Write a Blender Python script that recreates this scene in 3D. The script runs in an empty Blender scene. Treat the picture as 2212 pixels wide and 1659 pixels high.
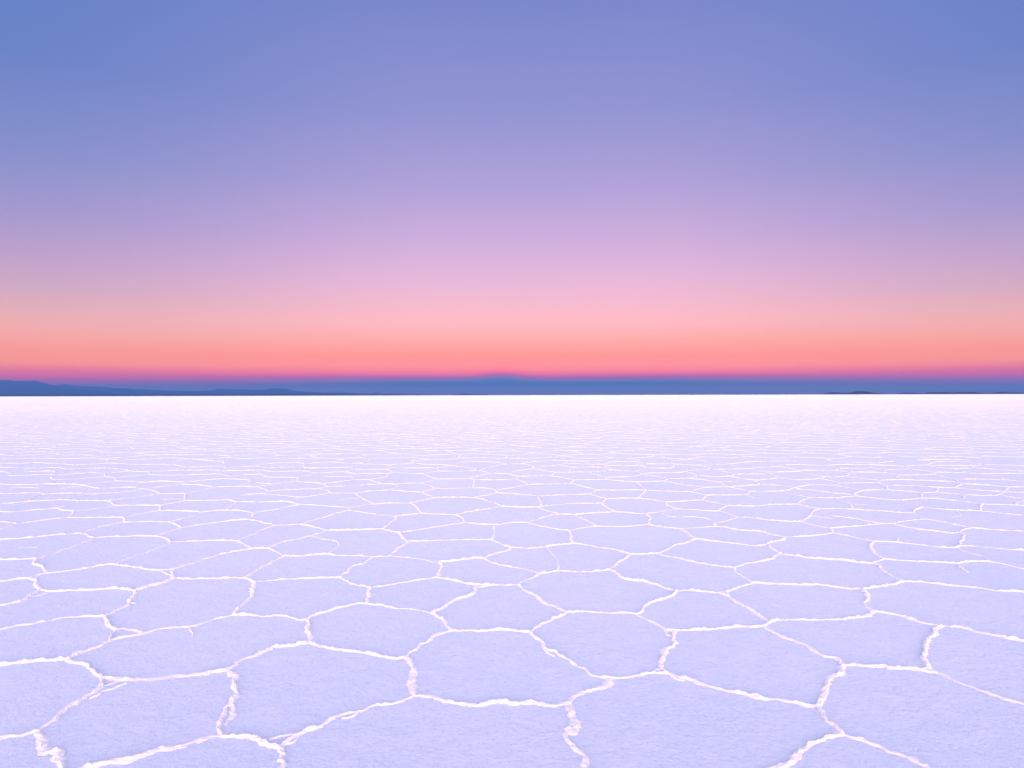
# Salt flat at dusk: hexagonal salt crust, far mountains in blue haze, belt of Venus in the sky
import bpy, math, random
import numpy as np
from mathutils import Matrix, Vector
from mathutils.geometry import delaunay_2d_cdt

scene = bpy.context.scene
col = scene.collection
RNG = np.random.default_rng(11)
random.seed(5)

# ridge lines of the salt crust measured on the ground, millimetres: "weight x,y x,y ..."
TRACED = """
0.6 -2713,4701 -2691,4610 -2674,4555 -2629,4485
0.8 -2713,4701 -2682,4724 -2624,4705 -2558,4672 -2496,4638
1 -2715,4188 -2704,4247 -2676,4329 -2657,4419 -2629,4485 -2595,4544 -2540,4583 -2496,4638 -2467,4662 -2408,4717 -2321,4749 -2236,4756 -2175,4834 -2121,4916 -2067,4967 -2036,5013
0.5 -2236,4756 -2189,4674 -2145,4611 -2127,4558
1.1 -3074,4066 -3006,4104 -2974,4126 -2920,4138 -2867,4152 -2799,4156 -2743,4166 -2715,4188
1.3 -2715,4188 -2658,4142 -2593,4106 -2519,4054 -2453,4003 -2389,3953 -2333,3904
1.35 -2333,3904 -2299,3912 -2242,3883 -2184,3872 -2129,3892 -2048,3887 -1977,3902 -1917,3926 -1825,3942 -1760,3974 -1701,3993 -1668,4010
0.9 -2333,3904 -2306,3849 -2267,3788 -2266,3730 -2281,3673 -2277,3617 -2283,3570 -2279,3518 -2279,3474 -2275,3424 -2266,3376 -2266,3335 -2272,3295
0.5 -2216,3849 -2230,3818 -2262,3781
0.45 -2148,3826 -2174,3788 -2201,3747 -2225,3729 -2211,3679 -2236,3631
1 -2414,3197 -2379,3229 -2343,3240 -2311,3256 -2287,3284 -2272,3295
1.7 -2272,3295 -2213,3234 -2157,3175 -2123,3118 -2085,3108 -2062,3113 -2036,3073 -2023,3039 -1979,3011 -1926,2965 -1876,2914
1.5 -1876,2914 -1844,2973 -1811,2985 -1785,2991 -1758,3014 -1718,3024 -1688,3033 -1663,3062 -1637,3101 -1614,3126 -1574,3141 -1521,3151 -1480,3177 -1449,3203 -1420,3236 -1379,3246 -1344,3235 -1290,3235 -1238,3229 -1199,3213
1 -1668,4010 -1646,4057 -1661,4136 -1640,4181 -1581,4232
1.2 -1668,4010 -1619,3957 -1566,3908 -1554,3830 -1505,3740 -1478,3697 -1477,3641 -1461,3573
0.9 -1461,3573 -1416,3520 -1411,3494 -1402,3444 -1402,3396
0.4 -1402,3396 -1394,3342
0.8 -1461,3573 -1474,3546 -1475,3508 -1455,3432 -1435,3372 -1413,3314 -1379,3246
1.1 -1476,4899 -1438,4822 -1402,4669 -1350,4590 -1321,4468
1.5 -1581,4232 -1553,4293 -1526,4381 -1421,4400 -1345,4441 -1321,4468
1.1 -1321,4468 -1240,4389 -1173,4359 -1075,4319 -979,4280 -910,4260 -830,4222 -768,4190 -702,4175 -649,4202
0.9 -649,4202 -645,4268 -603,4326 -599,4405 -534,4477 -527,4552 -480,4617 -399,4666
1 -399,4666 -312,4666 -201,4649 -84,4682 -4,4670
1.1 -649,4202 -616,4121 -589,4034 -565,3934 -557,3809 -536,3691 -526,3660
1.1 -526,3660 -572,3622 -619,3575 -669,3555 -722,3549 -742,3504 -782,3472 -827,3466 -883,3435 -904,3405 -924,3352 -956,3306 -989,3289 -1010,3250 -1038,3201 -1058,3165 -1062,3136
0.6 -782,3472 -801,3429 -819,3407 -845,3411
0.5 -1010,3250 -1074,3245 -1105,3223 -1133,3197
0.5 -1010,3250 -1019,3175 -1044,3154
1.3 -1199,3213 -1142,3176 -1106,3134 -1062,3136
1.6 -1062,3136 -1051,3088 -1037,3040 -1010,3020 -991,2987 -995,2955 -986,2893
1.3 -526,3660 -480,3663 -434,3642 -375,3607 -312,3580 -251,3560 -190,3546 -131,3559 -83,3572 -35,3578 -4,3560
1 -4,4670 59,4640 117,4631
1.35 -4,3560 56,3565 110,3571 146,3558 174,3535 222,3540 260,3564 290,3566
1 117,4631 149,4536 191,4462 201,4340 227,4291 263,4281 294,4206 346,4160 378,4054 423,4028 442,3953 470,3912 509,3904 552,3883
0.5 207,4320 231,4234 254,4202
1 552,3883 623,3883 692,3903 758,3935 801,3951 852,3942 892,3942
0.4 801,3951 830,3995 875,4017
1.4 552,3883 521,3803 477,3758 429,3729 368,3687 315,3645 290,3566
1.6 290,3566 292,3486 295,3423 313,3369 307,3305 287,3266 262,3261 255,3239 258,3185 279,3117 311,3072 320,3014 326,2955 336,2888
1.9 268,3300 278,3260 296,3255
0.7 1047,4670 1035,4585 1039,4552
1.1 1095,4656 1050,4498 1055,4425 1018,4365 956,4316 928,4239 914,4147 881,4059 878,4000 892,3942
1.1 1047,4670 1095,4656 1172,4651 1256,4673 1370,4684 1469,4699 1546,4741 1635,4721 1732,4735
1.2 1732,4735 1788,4806
1.2 892,3942 938,3886 986,3870 1036,3815 1087,3770 1137,3704 1192,3682 1245,3675 1282,3639 1339,3609
0.6 892,3942 924,3854 961,3846
1 1732,4735 1733,4658 1768,4569 1796,4504 1835,4451 1876,4389 1868,4320 1887,4233 1911,4177 1952,4159 1945,4088 1953,4061
1.3 1953,4061 2015,4061 2088,4043 2131,4035 2192,4048 2209,4017 2285,4008 2350,4003 2426,4007
1.1 2350,4003 2379,3974 2430,3943
1.1 2426,4007 2430,3943 2449,3925 2457,3846 2485,3799 2513,3747 2541,3696 2563,3640 2585,3585 2629,3551 2640,3499
1.2 2426,4007 2460,4084 2485,4156 2552,4248 2622,4364 2713,4508 2797,4551 2873,4662 2954,4740
1.3 2954,4740 3006,4735 3064,4725 3103,4688 3132,4615 3186,4581 3224,4526 3261,4483 3357,4441
1.1 1953,4061 1910,3985 1873,3936 1826,3920 1779,3842 1715,3751 1669,3679 1607,3597 1568,3537
1.1 1339,3609 1384,3614 1427,3587 1478,3564 1523,3528 1568,3537
1.2 1568,3537 1560,3467 1535,3387 1545,3322 1551,3277 1554,3243
1.4 1554,3243 1587,3205 1626,3168 1660,3131 1700,3081 1738,3056 1754,3022 1752,2985 1782,2952 1779,2899
1.3 1554,3243 1497,3222 1439,3190 1393,3158 1337,3102 1289,3063 1252,3025 1215,2996
1.5 1215,2996 1166,2973 1134,2955 1099,2942 1055,2902
1 -5078,6703 -4903,6711 -4802,6729 -4724,6747 -4672,6737
0.8 -4672,6737 -4673,6907 -4668,7075 -4654,7219 -4686,7444 -4690,7634
1 -4672,6737 -4582,6552 -4463,6484 -4316,6333 -4207,6197
1 -4458,5887 -4380,5970 -4327,6022 -4245,6022 -4239,6130 -4207,6197 -4129,6228 -4057,6281 -3974,6351 -3919,6435 -3840,6522 -3787,6517
0.8 -3787,6517 -3785,6658 -3770,6834 -3723,6983 -3753,7129 -3712,7359 -3748,7504
1 -3787,6517 -3620,6446 -3514,6410 -3349,6303 -3242,6302 -3132,6338
0.8 -3132,6338 -3077,6493 -3028,6674 -2965,6840 -2899,7015 -2784,7145 -2687,7182
1 -3132,6338 -3074,6178 -2965,6022
0.7 -3189,6240 -3091,6151 -2965,6022
1.1 -2965,6022 -2958,5947 -2992,5856 -3064,5768 -3086,5666 -3098,5636
1 -2965,6022 -2818,5990 -2681,6000 -2545,6014 -2428,6025 -2356,6024
1.1 -2356,6024 -2253,5941 -2194,5849 -2152,5675 -2073,5479 -2073,5372 -2078,5268 -2056,5127 -2036,5013
0.8 -2356,6024 -2354,6152 -2349,6281
1 -4245,6022 -4116,5946 -4058,5812 -3926,5707 -3785,5612
1 -3955,5225 -3866,5297 -3828,5356 -3859,5463 -3880,5558 -3908,5673
0.7 -3859,5463 -3802,5500 -3785,5612
1 -3785,5612 -3706,5621 -3637,5661 -3530,5643 -3445,5659 -3384,5686 -3321,5709 -3205,5674 -3098,5636
0.9 -3098,5636 -3034,5487 -3002,5364 -2948,5275 -2947,5203 -2944,5093 -2973,5039 -2971,4987
0.4 -2948,5275 -2901,5295
1.1 -3528,4663 -3484,4774 -3424,4803 -3352,4851 -3295,4913 -3237,4963 -3161,4975 -3072,4980 -2971,4987
1.1 -2971,4987 -2888,4897 -2848,4823 -2771,4739 -2713,4701
1 -2036,5013 -1971,4998 -1928,5018 -1866,4992
0.3 -5225,7225 -5123,7262 -5004,7250
1 -2687,7182 -2589,7181 -2549,7170 -2409,7010 -2282,6843
0.8 -2569,7191 -2523,7449 -2432,7596 -2337,7750 -2282,7877 -2230,7975 -2201,8117
0.9 -2349,6281 -2336,6420 -2307,6552 -2296,6713 -2282,6843
1 -2282,6843 -2117,6832 -2016,6880 -1909,6914 -1865,6923
0.7 -1865,6923 -1872,7083 -1847,7216 -1861,7356 -1907,7501 -2020,7592 -2140,7654 -2303,7813
1 -1865,6923 -1730,6852 -1634,6837 -1508,6840 -1382,6790 -1219,6842
0.8 -2207,5904 -2114,5921 -2026,5957 -1934,5982 -1836,5993 -1738,6003 -1642,6021 -1511,6028
0.9 -1511,6028 -1510,6144 -1482,6224 -1517,6370 -1488,6456 -1410,6499 -1411,6658 -1382,6790
1 -1511,6028 -1439,5897 -1338,5806 -1241,5763 -1188,5718
0.9 -1188,5718 -1085,5762 -981,5839 -892,5903 -780,5954 -677,6024
1.2 -1188,5718 -1177,5601 -1143,5503 -1157,5395 -1123,5319 -1136,5275
1.1 -1866,4992 -1776,4978 -1699,4996 -1600,4951 -1501,4900 -1476,4899
1 -1476,4899 -1457,4976 -1398,5068 -1318,5154 -1250,5233 -1171,5276 -1136,5275
1.1 -1136,5275 -1060,5252 -988,5245 -882,5146 -797,5159 -705,5117 -620,5062 -592,5040
0.9 -592,5040 -535,5143 -472,5314 -397,5389 -348,5481 -298,5593 -309,5790
1.1 -592,5040 -552,4982 -491,4880 -456,4770 -399,4666
0.9 -1219,6842 -1200,6998 -1203,7155 -1148,7348 -1149,7516
0.9 -1219,6842 -1093,6773 -973,6738 -863,6676 -798,6606 -704,6559
0.9 -704,6559 -597,6604 -468,6672 -359,6732 -278,6717
0.9 -278,6717 -238,6847 -136,6961 -42,7037 -19,7197
0.9 -278,6717 -205,6554 -104,6443 -4,6377
1 -704,6559 -662,6426 -669,6237 -662,6117 -677,6024
1 -677,6024 -602,5982 -495,5914 -389,5816 -309,5790 -162,5779 -4,5784
0.5 -294,5700 -219,5737 -162,5779
0.9 -19,7197 93,7185 213,7151 287,7194 350,7237
0.9 350,7237 490,7313 645,7391 718,7367 831,7270 939,7160 1052,7105 1126,6974 1191,6887
0.5 350,7237 397,6981 422,6734 439,6481 419,6260
0.9 -4,6377 71,6334 154,6258 245,6152
0.9 -4,5784 50,5791
1 50,5791 86,5902 178,5994 245,6152 308,6167 419,6260 520,6214 623,6197 730,6212 818,6244 886,6276
0.9 886,6276 966,6454 1060,6633 1191,6887
0.9 1191,6887 1307,6871 1476,6904
0.7 1476,6904 1545,6795 1616,6712 1698,6590 1804,6490 1900,6410 1984,6367 2041,6345
0.9 2041,6345 2163,6451 2314,6539 2476,6643
0.8 2041,6345 2017,6172 2032,6034 2035,5867 2052,5830
1 886,6276 942,6162 959,6006 1015,5923 1111,5900 1174,5820 1237,5749 1272,5646 1346,5596
1.1 1346,5596 1437,5618 1539,5578 1640,5538 1675,5531 1770,5593 1859,5692 1953,5743 2052,5830
0.9 2052,5830 2158,5794
1.2 1346,5596 1282,5484 1205,5391 1099,5317 1002,5187 939,5037 908,5010
1 50,5791 82,5656 146,5541 198,5445 238,5309 270,5235 322,5221 382,5081 397,5059
1.1 397,5059 467,5080 544,5080 626,5047 727,5038 830,5045 908,5010
1.1 397,5059 332,4975 241,4837 180,4753 117,4631
1.1 908,5010 970,4894 1009,4771 1047,4670
1 1675,5531 1709,5402 1737,5267 1759,5125 1785,5004 1805,4851
0.5 1770,5593 1720,5480 1709,5402
0.9 2476,6643 2539,6689 2607,6808 2700,6897 2719,6856
1 2719,6856 2826,6782 2921,6685 3045,6660 3162,6622 3241,6557 3348,6529 3397,6475 3439,6430
0.9 3397,6475 3493,6573 3604,6655
1 3935,7448 3774,7255 3709,7077 3627,6822 3604,6655
1 3604,6655 3718,6598 3885,6560 4022,6513 4198,6463 4325,6555 4435,6554 4545,6553
0.6 4198,6463 4112,6275 4089,6153
1 3935,7448 4073,7423 4153,7387 4319,7288 4432,7193 4579,7121 4728,7228
0.7 4616,7131 4602,6938 4620,6827 4651,6739 4545,6553
1 4545,6553 4579,6508 4630,6397 4653,6312 4717,6228
1 3439,6430 3363,6240 3344,6100 3351,6003 3338,5910 3354,5859
1.1 2158,5794 2236,5793 2362,5767 2521,5773 2572,5780 2647,5710 2723,5668 2824,5640 2877,5633
0.4 2594,6022 2574,5862 2543,5780
1.1 2877,5633 2974,5673 3084,5699 3228,5785 3354,5859
1.1 3354,5859 3445,5854 3541,5817 3627,5736 3758,5700 3859,5665 3912,5591 4024,5564 4194,5540
1.2 2877,5633 2829,5503 2762,5348 2681,5217 2682,5118 2667,5059
1.3 1788,4806 1858,4863 1948,4882 2060,4874 2183,4873 2273,4872 2350,4897 2451,4934 2567,4964 2625,5011 2667,5059
1.1 2667,5059 2718,5010 2776,4978 2834,4906 2849,4819 2900,4770 2954,4740
1 -7661,10057 -7492,10292 -7350,10435 -7140,10489 -6914,10578 -6606,10458
0.9 -6606,10458 -6564,10201 -6480,9915 -6535,9784
1 -7312,9600 -6930,9434 -6799,9564 -6671,9658 -6535,9784
0.9 -6535,9784 -6332,9615 -6090,9516
0.9 -6090,9516 -5967,9629 -5878,9805 -5774,9998
1 -6606,10458 -6424,10478 -6173,10474 -5885,10116 -5774,9998
1 -5774,9998 -5565,10047 -5303,10001 -5152,10020 -5018,9792 -4921,9556
0.9 -5152,10020 -5129,10126 -5045,10233 -4980,10422
1 -4980,10422 -4782,10453 -4561,10472 -4376,10539
1 -4376,10539 -4150,10308 -3857,10303
0.9 -4150,10308 -4087,10004 -4019,9582
1.1 -6090,9516 -5984,9302 -5859,9037
1 -5859,9037 -5612,9008 -5382,9030 -5123,9018
1 -5859,9037 -5989,8912 -6071,8791 -6183,8657 -6211,8596
1 -6701,8799 -6387,8676 -6211,8596
0.9 -6211,8596 -6158,8384 -6168,8101
0.9 -5123,9018 -5072,9244 -4997,9425 -4921,9556
1.2 -5123,9018 -4996,8834 -4926,8673
1 -4921,9556 -4684,9534 -4471,9493 -4275,9415
1 -4275,9415 -4173,9508 -4019,9582 -3820,9550 -3653,9453 -3512,9313 -3435,9047 -3427,8838
0.9 -4275,9415 -4250,9189 -4295,8991 -4312,8808 -4371,8689
1 -4926,8673 -4740,8694 -4569,8731 -4371,8689
1 -4371,8689 -4238,8571 -4099,8403 -4017,8322
0.9 -4926,8673 -4991,8596 -5023,8429 -5054,8248 -5050,8108 -5046,7993
1.1 -5787,7602 -5596,7692 -5439,7765 -5337,7846 -5233,7929 -5046,7993
1.2 -5046,7993 -4911,7906 -4815,7795 -4693,7725
1 -4693,7725 -4564,7792 -4412,7803 -4270,7834 -4087,7812
0.9 -4693,7725 -4690,7634
1.1 -4087,7812 -3961,7748 -3855,7641 -3748,7504
0.8 -4087,7812 -4058,7962 -4048,8131 -4017,8322
0.9 -4017,8322 -3883,8490 -3748,8642 -3631,8783 -3427,8838
0.9 -3748,7504 -3598,7536 -3430,7558 -3233,7574 -3033,7554
0.8 -3033,7554 -3017,7675 -2974,7949
1 -3033,7554 -2918,7423 -2789,7253 -2687,7182
0.7 -6535,9784 -6535,9784
1 -3857,10303 -3602,10322 -3382,10341 -3216,10151 -3080,10042
0.8 -3512,9313 -3514,9451 -3340,9572 -3243,9868 -3080,10042
0.9 -3080,10042 -2821,9965 -2557,9858 -2342,9794
0.9 -2342,9794 -2232,9823 -2133,10060 -2001,10079
1 -2448,10893 -2286,10529 -2096,10210 -2001,10079
0.9 -2001,10079 -1880,10164 -1708,10161 -1519,10158
1 -1519,10158 -1381,9913 -1310,9515 -1231,9282
0.9 -2342,9794 -2275,9548 -2385,9316 -2423,9164 -2498,8933 -2564,8745 -2639,8512
0.9 -2275,9548 -2089,9404 -1935,9273 -1740,9155 -1554,9065
0.9 -1554,9065 -1445,9151 -1231,9282
0.9 -1231,9282 -1019,9207 -766,9168
0.9 -1554,9065 -1503,8895 -1520,8692 -1544,8423 -1561,8213
0.9 -3427,8838 -3292,8795 -3138,8619 -3008,8540 -2899,8433
0.8 -2974,7949 -2988,8132 -2959,8360 -2899,8433
0.9 -2899,8433 -2771,8476 -2639,8512
1 -2639,8512 -2457,8383 -2321,8251 -2201,8117
0.9 -2201,8117 -1972,8134 -1747,8173 -1561,8213
0.9 -1561,8213 -1441,8086 -1322,7983
0.8 -1322,7983 -1183,8097 -1022,8235 -869,8363 -738,8488 -603,8602
1 -1322,7983 -1235,7735 -1149,7516
0.9 -1149,7516 -972,7519 -760,7564 -532,7586 -238,7600
0.9 -238,7600 -206,7851 -220,8154 -221,8429
0.9 -238,7600 -157,7422 -19,7197
1 -766,9168 -659,8968 -603,8602 -424,8507 -221,8429 -94,8534 -4,8594
0.8 -766,9168 -596,9411 -381,9598 -157,9833
0.9 -157,9833 -4,9790
0.9 -1519,10158 -1424,10344 -1305,10514 -1203,10714 -932,10722 -597,10716 -490,10560 -248,10161 -157,9833
0.45 -2674,10443 -2559,10628 -2390,10673
0.9 -4,9790 194,9757 359,9775
0.9 359,9775 437,9958 417,10373 418,10847
0.8 359,9775 568,9957 759,10038 903,10122 1122,10097 1311,10105
0.8 1311,10105 1455,10529
1 1311,10105 1359,9720 1374,9374
0.9 1455,10529 1696,10584 1932,10604 2118,10461 2291,10210
0.9 359,9775 461,9490 578,9302 649,9202
0.8 649,9202 503,9098 372,8912 261,8733 185,8607
0.9 -4,8594 185,8607
0.9 649,9202 830,9146 1028,9251 1224,9321 1374,9374
0.9 1374,9374 1555,9316 1690,9197 1798,9195
0.9 830,9146 894,8863 976,8660 1041,8361
0.9 185,8607 321,8378 443,8274 545,8131 686,8088
0.8 686,8088 830,8226 952,8319 1041,8361 1148,8316 1313,8292 1479,8363 1693,8443
0.9 1798,9195 1807,8893 1745,8770 1693,8443
0.9 1798,9195 1967,9329 2166,9513 2313,9588
0.9 2291,10210 2236,9963 2265,9727 2313,9588
0.8 2291,10210 2508,10251 2728,10360 2886,10391
0.9 2313,9588 2503,9509 2668,9412 2827,9410
0.9 2886,10391 3004,10112 3115,9867
0.8 3115,9867 2947,9648 2827,9410
0.9 3115,9867 3313,9813 3478,9810 3713,9941
0.8 2827,9410 2911,9225 2943,8945
0.9 2943,8945 3121,8892 3254,8718
0.9 2943,8945 2765,8717 2611,8600 2502,8501 2456,8322
0.6 2025,9237 2054,8957 2235,8954 2401,8952 2536,8842 2537,8546
1 1693,8443 1816,8286 1973,8184
0.8 1973,8184 2014,8127 2027,7858 2048,7593
0.8 1973,8184 2165,8231 2456,8322
0.9 2456,8322 2578,8262 2643,8120 2770,8049 2878,8048 2935,7867
0.9 2048,7593 1866,7382 1738,7315 1632,7124 1549,7020 1476,6904
0.9 2048,7593 2153,7513 2312,7412 2424,7336 2510,7262 2628,7250 2741,7350
0.9 686,8088 657,7745 643,7442 645,7390
1 3713,9941 3926,9970 4143,9966
1 4143,9966 4384,10334 4620,10634 4764,10595 4978,10556 5214,10672 5406,10767
0.9 4143,9966 4205,9759 4289,9560
0.9 4289,9560 4547,9576 4748,9525 4922,9427 5087,9378 5229,9265 5394,9227
0.8 4978,10556 4937,10214 4962,9986 4855,9821 4748,9525
0.4 4962,9986 5164,9889
1 4289,9560 4090,9345 3938,9017 3754,8785 3628,8610
0.4 3938,9017 4017,8905 4116,8796
1 3254,8718 3431,8644 3628,8610
0.9 3628,8610 3679,8410 3753,8262 3786,8183
0.9 3786,8183 4003,8259 4199,8315 4377,8387 4552,8475 4686,8458
0.8 4218,9013 4346,8901 4441,8735 4505,8575 4552,8475
0.8 4686,8458 4878,8594 5053,8671 5274,8781
0.9 5394,9227 5593,9484 5815,9706
0.9 5394,9227 5346,9015 5274,8781
0.9 5406,10767 5545,10547 5664,10406 5856,10311
0.9 5856,10311 5812,9910 5815,9706
0.9 5856,10311 6078,10422 6287,10536 6502,10509 6633,10299 6737,10142 6819,9937
0.9 5815,9706 5927,9556 6077,9439 6279,9408 6405,9359
1.1 6819,9937 6585,9645 6405,9359
0.9 6819,9937 7038,9892 7247,9858 7386,9733
0.9 6405,9359 6528,9220 6629,9103 6773,8928
0.9 5274,8781 5358,8643 5404,8464 5453,8299 5492,8191
0.9 4686,8458 4736,8272 4791,8129 4900,8037 4976,7942 5066,7874
0.9 5066,7874 5197,7952 5340,8087 5492,8191
0.9 5492,8191 5621,8098 5775,8027 6033,7956
1 3786,8183 3720,7910
1 3720,7910 3777,7741 3854,7585 3935,7448
0.8 2935,7867 3008,7782 3055,7668 3166,7716 3353,7727 3555,7827 3720,7910
0.9 3055,7668 2981,7546 2853,7447 2741,7350
1 2741,7350 2689,7113 2699,6895
1 5189,7939 5080,7694 4838,7425 4728,7228
0.9 4728,7228 4872,7198 4996,7115 5105,7050 5290,6980
0.4 6076,9364 5920,9008
0.4 5688,8883 5920,9008
0.8 7247,9858 7442,10099 7915,10428
0.4 4309,7641 4155,7403
0.9 -12426,16300 -11906,16342 -11540,16334 -11519,16501 -11025,16266 -10570,16119 -10148,15844
0.9 -10148,15844 -9938,16024 -9662,16289 -9183,16222 -8974,15948 -8456,15989 -8127,15981 -7855,15869
0.8 -11540,16334 -11345,15794 -11256,15487 -11022,15237
0.8 -11777,15449 -11164,15361
0.9 -10856,15185 -10454,15272 -10109,15338 -9792,14972 -9449,15154 -8997,15191
0.9 -8997,15191 -8485,14990 -8125,14528 -7619,14409
0.9 -10342,14466 -10071,14570 -9766,14630 -9509,14193 -9453,13985 -9237,13839
0.9 -11004,14437 -10764,14475 -10446,14275 -10242,13900 -10087,13738 -9807,13851 -9453,13985
0.9 -9237,13839 -9037,14038 -8834,14284 -8969,14503 -8907,14724 -8997,15191
0.9 -8834,14284 -8440,14170 -8334,14380 -8125,14528
1 -8440,14170 -8077,13562
0.9 -8077,13562 -8170,13507 -8373,13286 -8595,13145 -8751,13112 -9052,13392 -9158,13583
0.9 -8077,13562 -7756,13423 -7493,12894
0.9 -7756,13423 -7586,13649 -7387,13882 -7619,14409
0.9 -7619,14409 -7464,14581 -7142,14731 -6768,14677 -6518,14785 -6144,14552
0.9 -7387,13882 -6967,13793 -6670,13807 -6392,13862 -6036,14017
0.8 -6670,13807 -6603,13252 -6542,12824
0.9 -7493,12894 -7080,12817 -6852,12644 -6703,12759 -6542,12824 -6310,12752 -6074,12663
0.9 -9676,12696 -9314,12443 -8816,12307 -8527,12461 -8581,12760 -8751,13112
0.9 -8527,12461 -8143,12454 -7846,12384 -7636,12223 -7662,12494 -7578,12708 -7493,12894
0.6 -8791,11538 -8754,11749 -8757,11998 -8470,11993 -8212,11885
0.8 -7636,12223 -7740,12025 -7838,11805 -7881,11634 -7877,11372
0.9 -8552,11224 -8139,11283 -7877,11372 -7604,11156
0.9 -7636,12223 -7391,12019 -7156,11866
0.9 -7156,11866 -6915,11936 -6713,12007 -6308,11764
0.8 -6713,12007 -6787,12478 -6852,12644
0.9 -7156,11866 -7218,11581 -7115,11293
0.9 -7604,11156 -7425,11271 -7115,11293 -6908,11145
0.9 -6908,11145 -6697,11233 -6490,11403 -6309,11565 -6308,11764
0.9 -6308,11764 -6264,11925 -6115,12149 -5958,12334 -6074,12663
1 -6308,11764 -6053,11561 -5771,11204
1 -5771,11204 -5573,11188 -5347,11237 -5192,10827 -4980,10422
0.8 -5771,11204 -5868,10962 -5970,10778 -6087,10601 -6174,10475
0.9 -7604,11156 -7624,10928 -7432,10564 -7359,10436
0.9 -6908,11145 -6836,10792 -6778,10589
0.9 -5958,12334 -5585,12296 -5219,11981
0.8 -5219,11981 -5264,11589 -5347,11237
0.9 -5219,11981 -4945,12052 -4498,12013
0.9 -6074,12663 -5895,12881 -5659,13142 -5586,13232 -5618,13551 -5783,13809 -6036,14017
0.9 -5586,13232 -5257,13080 -5006,13004 -4842,12690 -4853,12442 -4924,12051
0.9 -6036,14017 -6144,14552 -5848,14613 -5504,14695
0.9 -5618,13551 -5446,13842 -5212,13918
0.8 -7855,15869 -7224,15273 -7091,14730
0.9 -7224,15273 -6944,15514 -6708,15635 -6363,15253 -6144,14552
0.8 -6363,15253 -6047,15369 -5829,15564
0.9 -6708,15635 -6728,16029 -7034,16592 -7507,16896
0.8 -8127,15981 -8325,16424 -8274,16945
0.7 -8125,14528 -8204,15222 -8127,15617 -8127,15981
0.8 -9662,16289 -10071,17050
0.8 -4376,10539 -4320,10752 -4333,11064 -4170,11139
0.3 -5419,10591 -5122,10645
0.9 -5829,15564 -5833,16007 -5709,16194 -5155,16348 -5127,16987
0.9 -5829,15564 -5421,15160 -5370,14738
0.9 -5421,15160 -5082,15298 -4707,15339
0.9 -5155,16348 -4865,16120 -4707,15339 -4489,15043 -4028,15129 -3599,15264
0.9 -4865,16120 -4322,16440 -4172,16963
0.8 -4322,16440 -3519,15953 -3535,16798
0.9 -5504,14695 -5370,14738 -5020,14310 -4754,14457 -4454,14516 -4489,15043
0.9 -4454,14516 -4028,14141 -3786,14220 -3514,14386
0.9 -4028,14141 -4086,13617 -4153,13314
0.9 -5212,13918 -5085,13956 -4851,13441 -4518,13396 -4153,13314
0.8 -4851,13441 -4936,13183
0.9 -4153,13314 -4006,12742
0.9 -4006,12742 -4274,12546 -4459,12073 -4498,12013
0.8 -4707,12571 -4371,12401
0.9 -4006,12742 -3691,12585 -3410,12416 -3290,12053
0.8 -3410,12416 -3242,12660 -2991,12966 -3220,13561
0.5 -3724,13475 -3449,13470 -3220,13561
0.9 -3514,14386 -3254,14000 -3149,13957 -3220,13561
0.9 -3514,14386 -3447,14833 -3599,15264 -3519,15953
0.9 -3447,14833 -3035,14778 -2708,14771 -2670,15122 -2817,15804 -3519,15953
0.9 -2817,15804 -2516,15929 -2273,16112 -2479,16771
0.9 -2273,16112 -2013,15785 -1697,15830 -1405,15564
0.9 -2708,14771 -2465,14235 -2533,13944 -2873,13992 -3149,13957
0.9 -2670,15122 -2070,15037 -1667,15076 -1545,14410
0.9 -1405,15564 -1667,15076
0.9 -2465,14235 -2123,14039 -1823,13930 -1671,14240 -1545,14410
0.9 -1545,14410 -1104,14379 -696,14502 -931,15131 -1405,15564
0.9 -1405,15564 -1157,16534 -369,16344 -117,15846
0.9 -117,15846 -549,15196 -696,14502
0.9 -696,14502 -412,14003 -4,13811
0.9 -412,14003 -653,13606 -831,13139
0.9 -1823,13930 -1622,13433 -1422,13060
0.9 -1422,13060 -1135,13055 -831,13139 -708,12922
0.9 -1422,13060 -1541,12764 -1674,12465 -1923,12437 -2114,12328
0.9 -2991,12966 -2705,12960 -2616,13174 -2456,13393 -2533,13944
0.9 -2705,12960 -2490,12646 -2371,12365 -2114,12328 -2002,12030 -2047,11705 -2086,11591
0.9 -3290,12053 -3044,12048 -2745,12166 -2523,12288 -2371,12365
0.9 -3290,12053 -3308,11756 -3630,11703 -4102,11528 -4133,11190
0.9 -4459,12073 -4345,11817 -4102,11528
0.9 -4170,11139 -4133,11190 -3743,10991 -3323,10773
0.9 -3308,11756 -3083,11510 -2991,11237
0.9 -2991,11237 -3108,10980 -3323,10773
0.9 -3323,10773 -3361,10606
0.9 -2991,11237 -2562,11191
0.9 -2562,11191 -2418,11403 -2205,11495 -2086,11591
0.9 -2086,11591 -1761,11392 -1518,11306
0.9 -1518,11306 -1333,11692 -1301,11764
0.9 -1674,12465 -1497,12222 -1301,11764
0.9 -1301,11764 -943,11758 -670,11856
1 -708,12922 -670,11856
0.9 -708,12922 -336,12915 -4,12908
0.9 -670,11856 -445,11749 -262,11532 -255,11218
0.9 -255,11218 -396,10936 -597,10717
0.8 -262,11532 -4,11815
0.9 -255,11218 -4,11096
0.9 -2562,11191 -2448,10893
0.9 -1518,11306 -1368,11015 -1203,10715
0.9 -4,15870 211,15945 551,16407 961,16775
0.9 211,15945 515,15344 448,14840 217,14571 -4,14312
0.9 515,15344 1097,15506 1320,16303
0.8 961,16775 1556,16468 2194,16655
0.9 1097,15506 1373,15080 1641,15195 2009,15065
0.5 1373,15080 1170,14462
0.7 1288,15919 1710,15830 2126,15741
0.9 2126,15741 2349,16363 2940,16264 3147,16780
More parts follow.
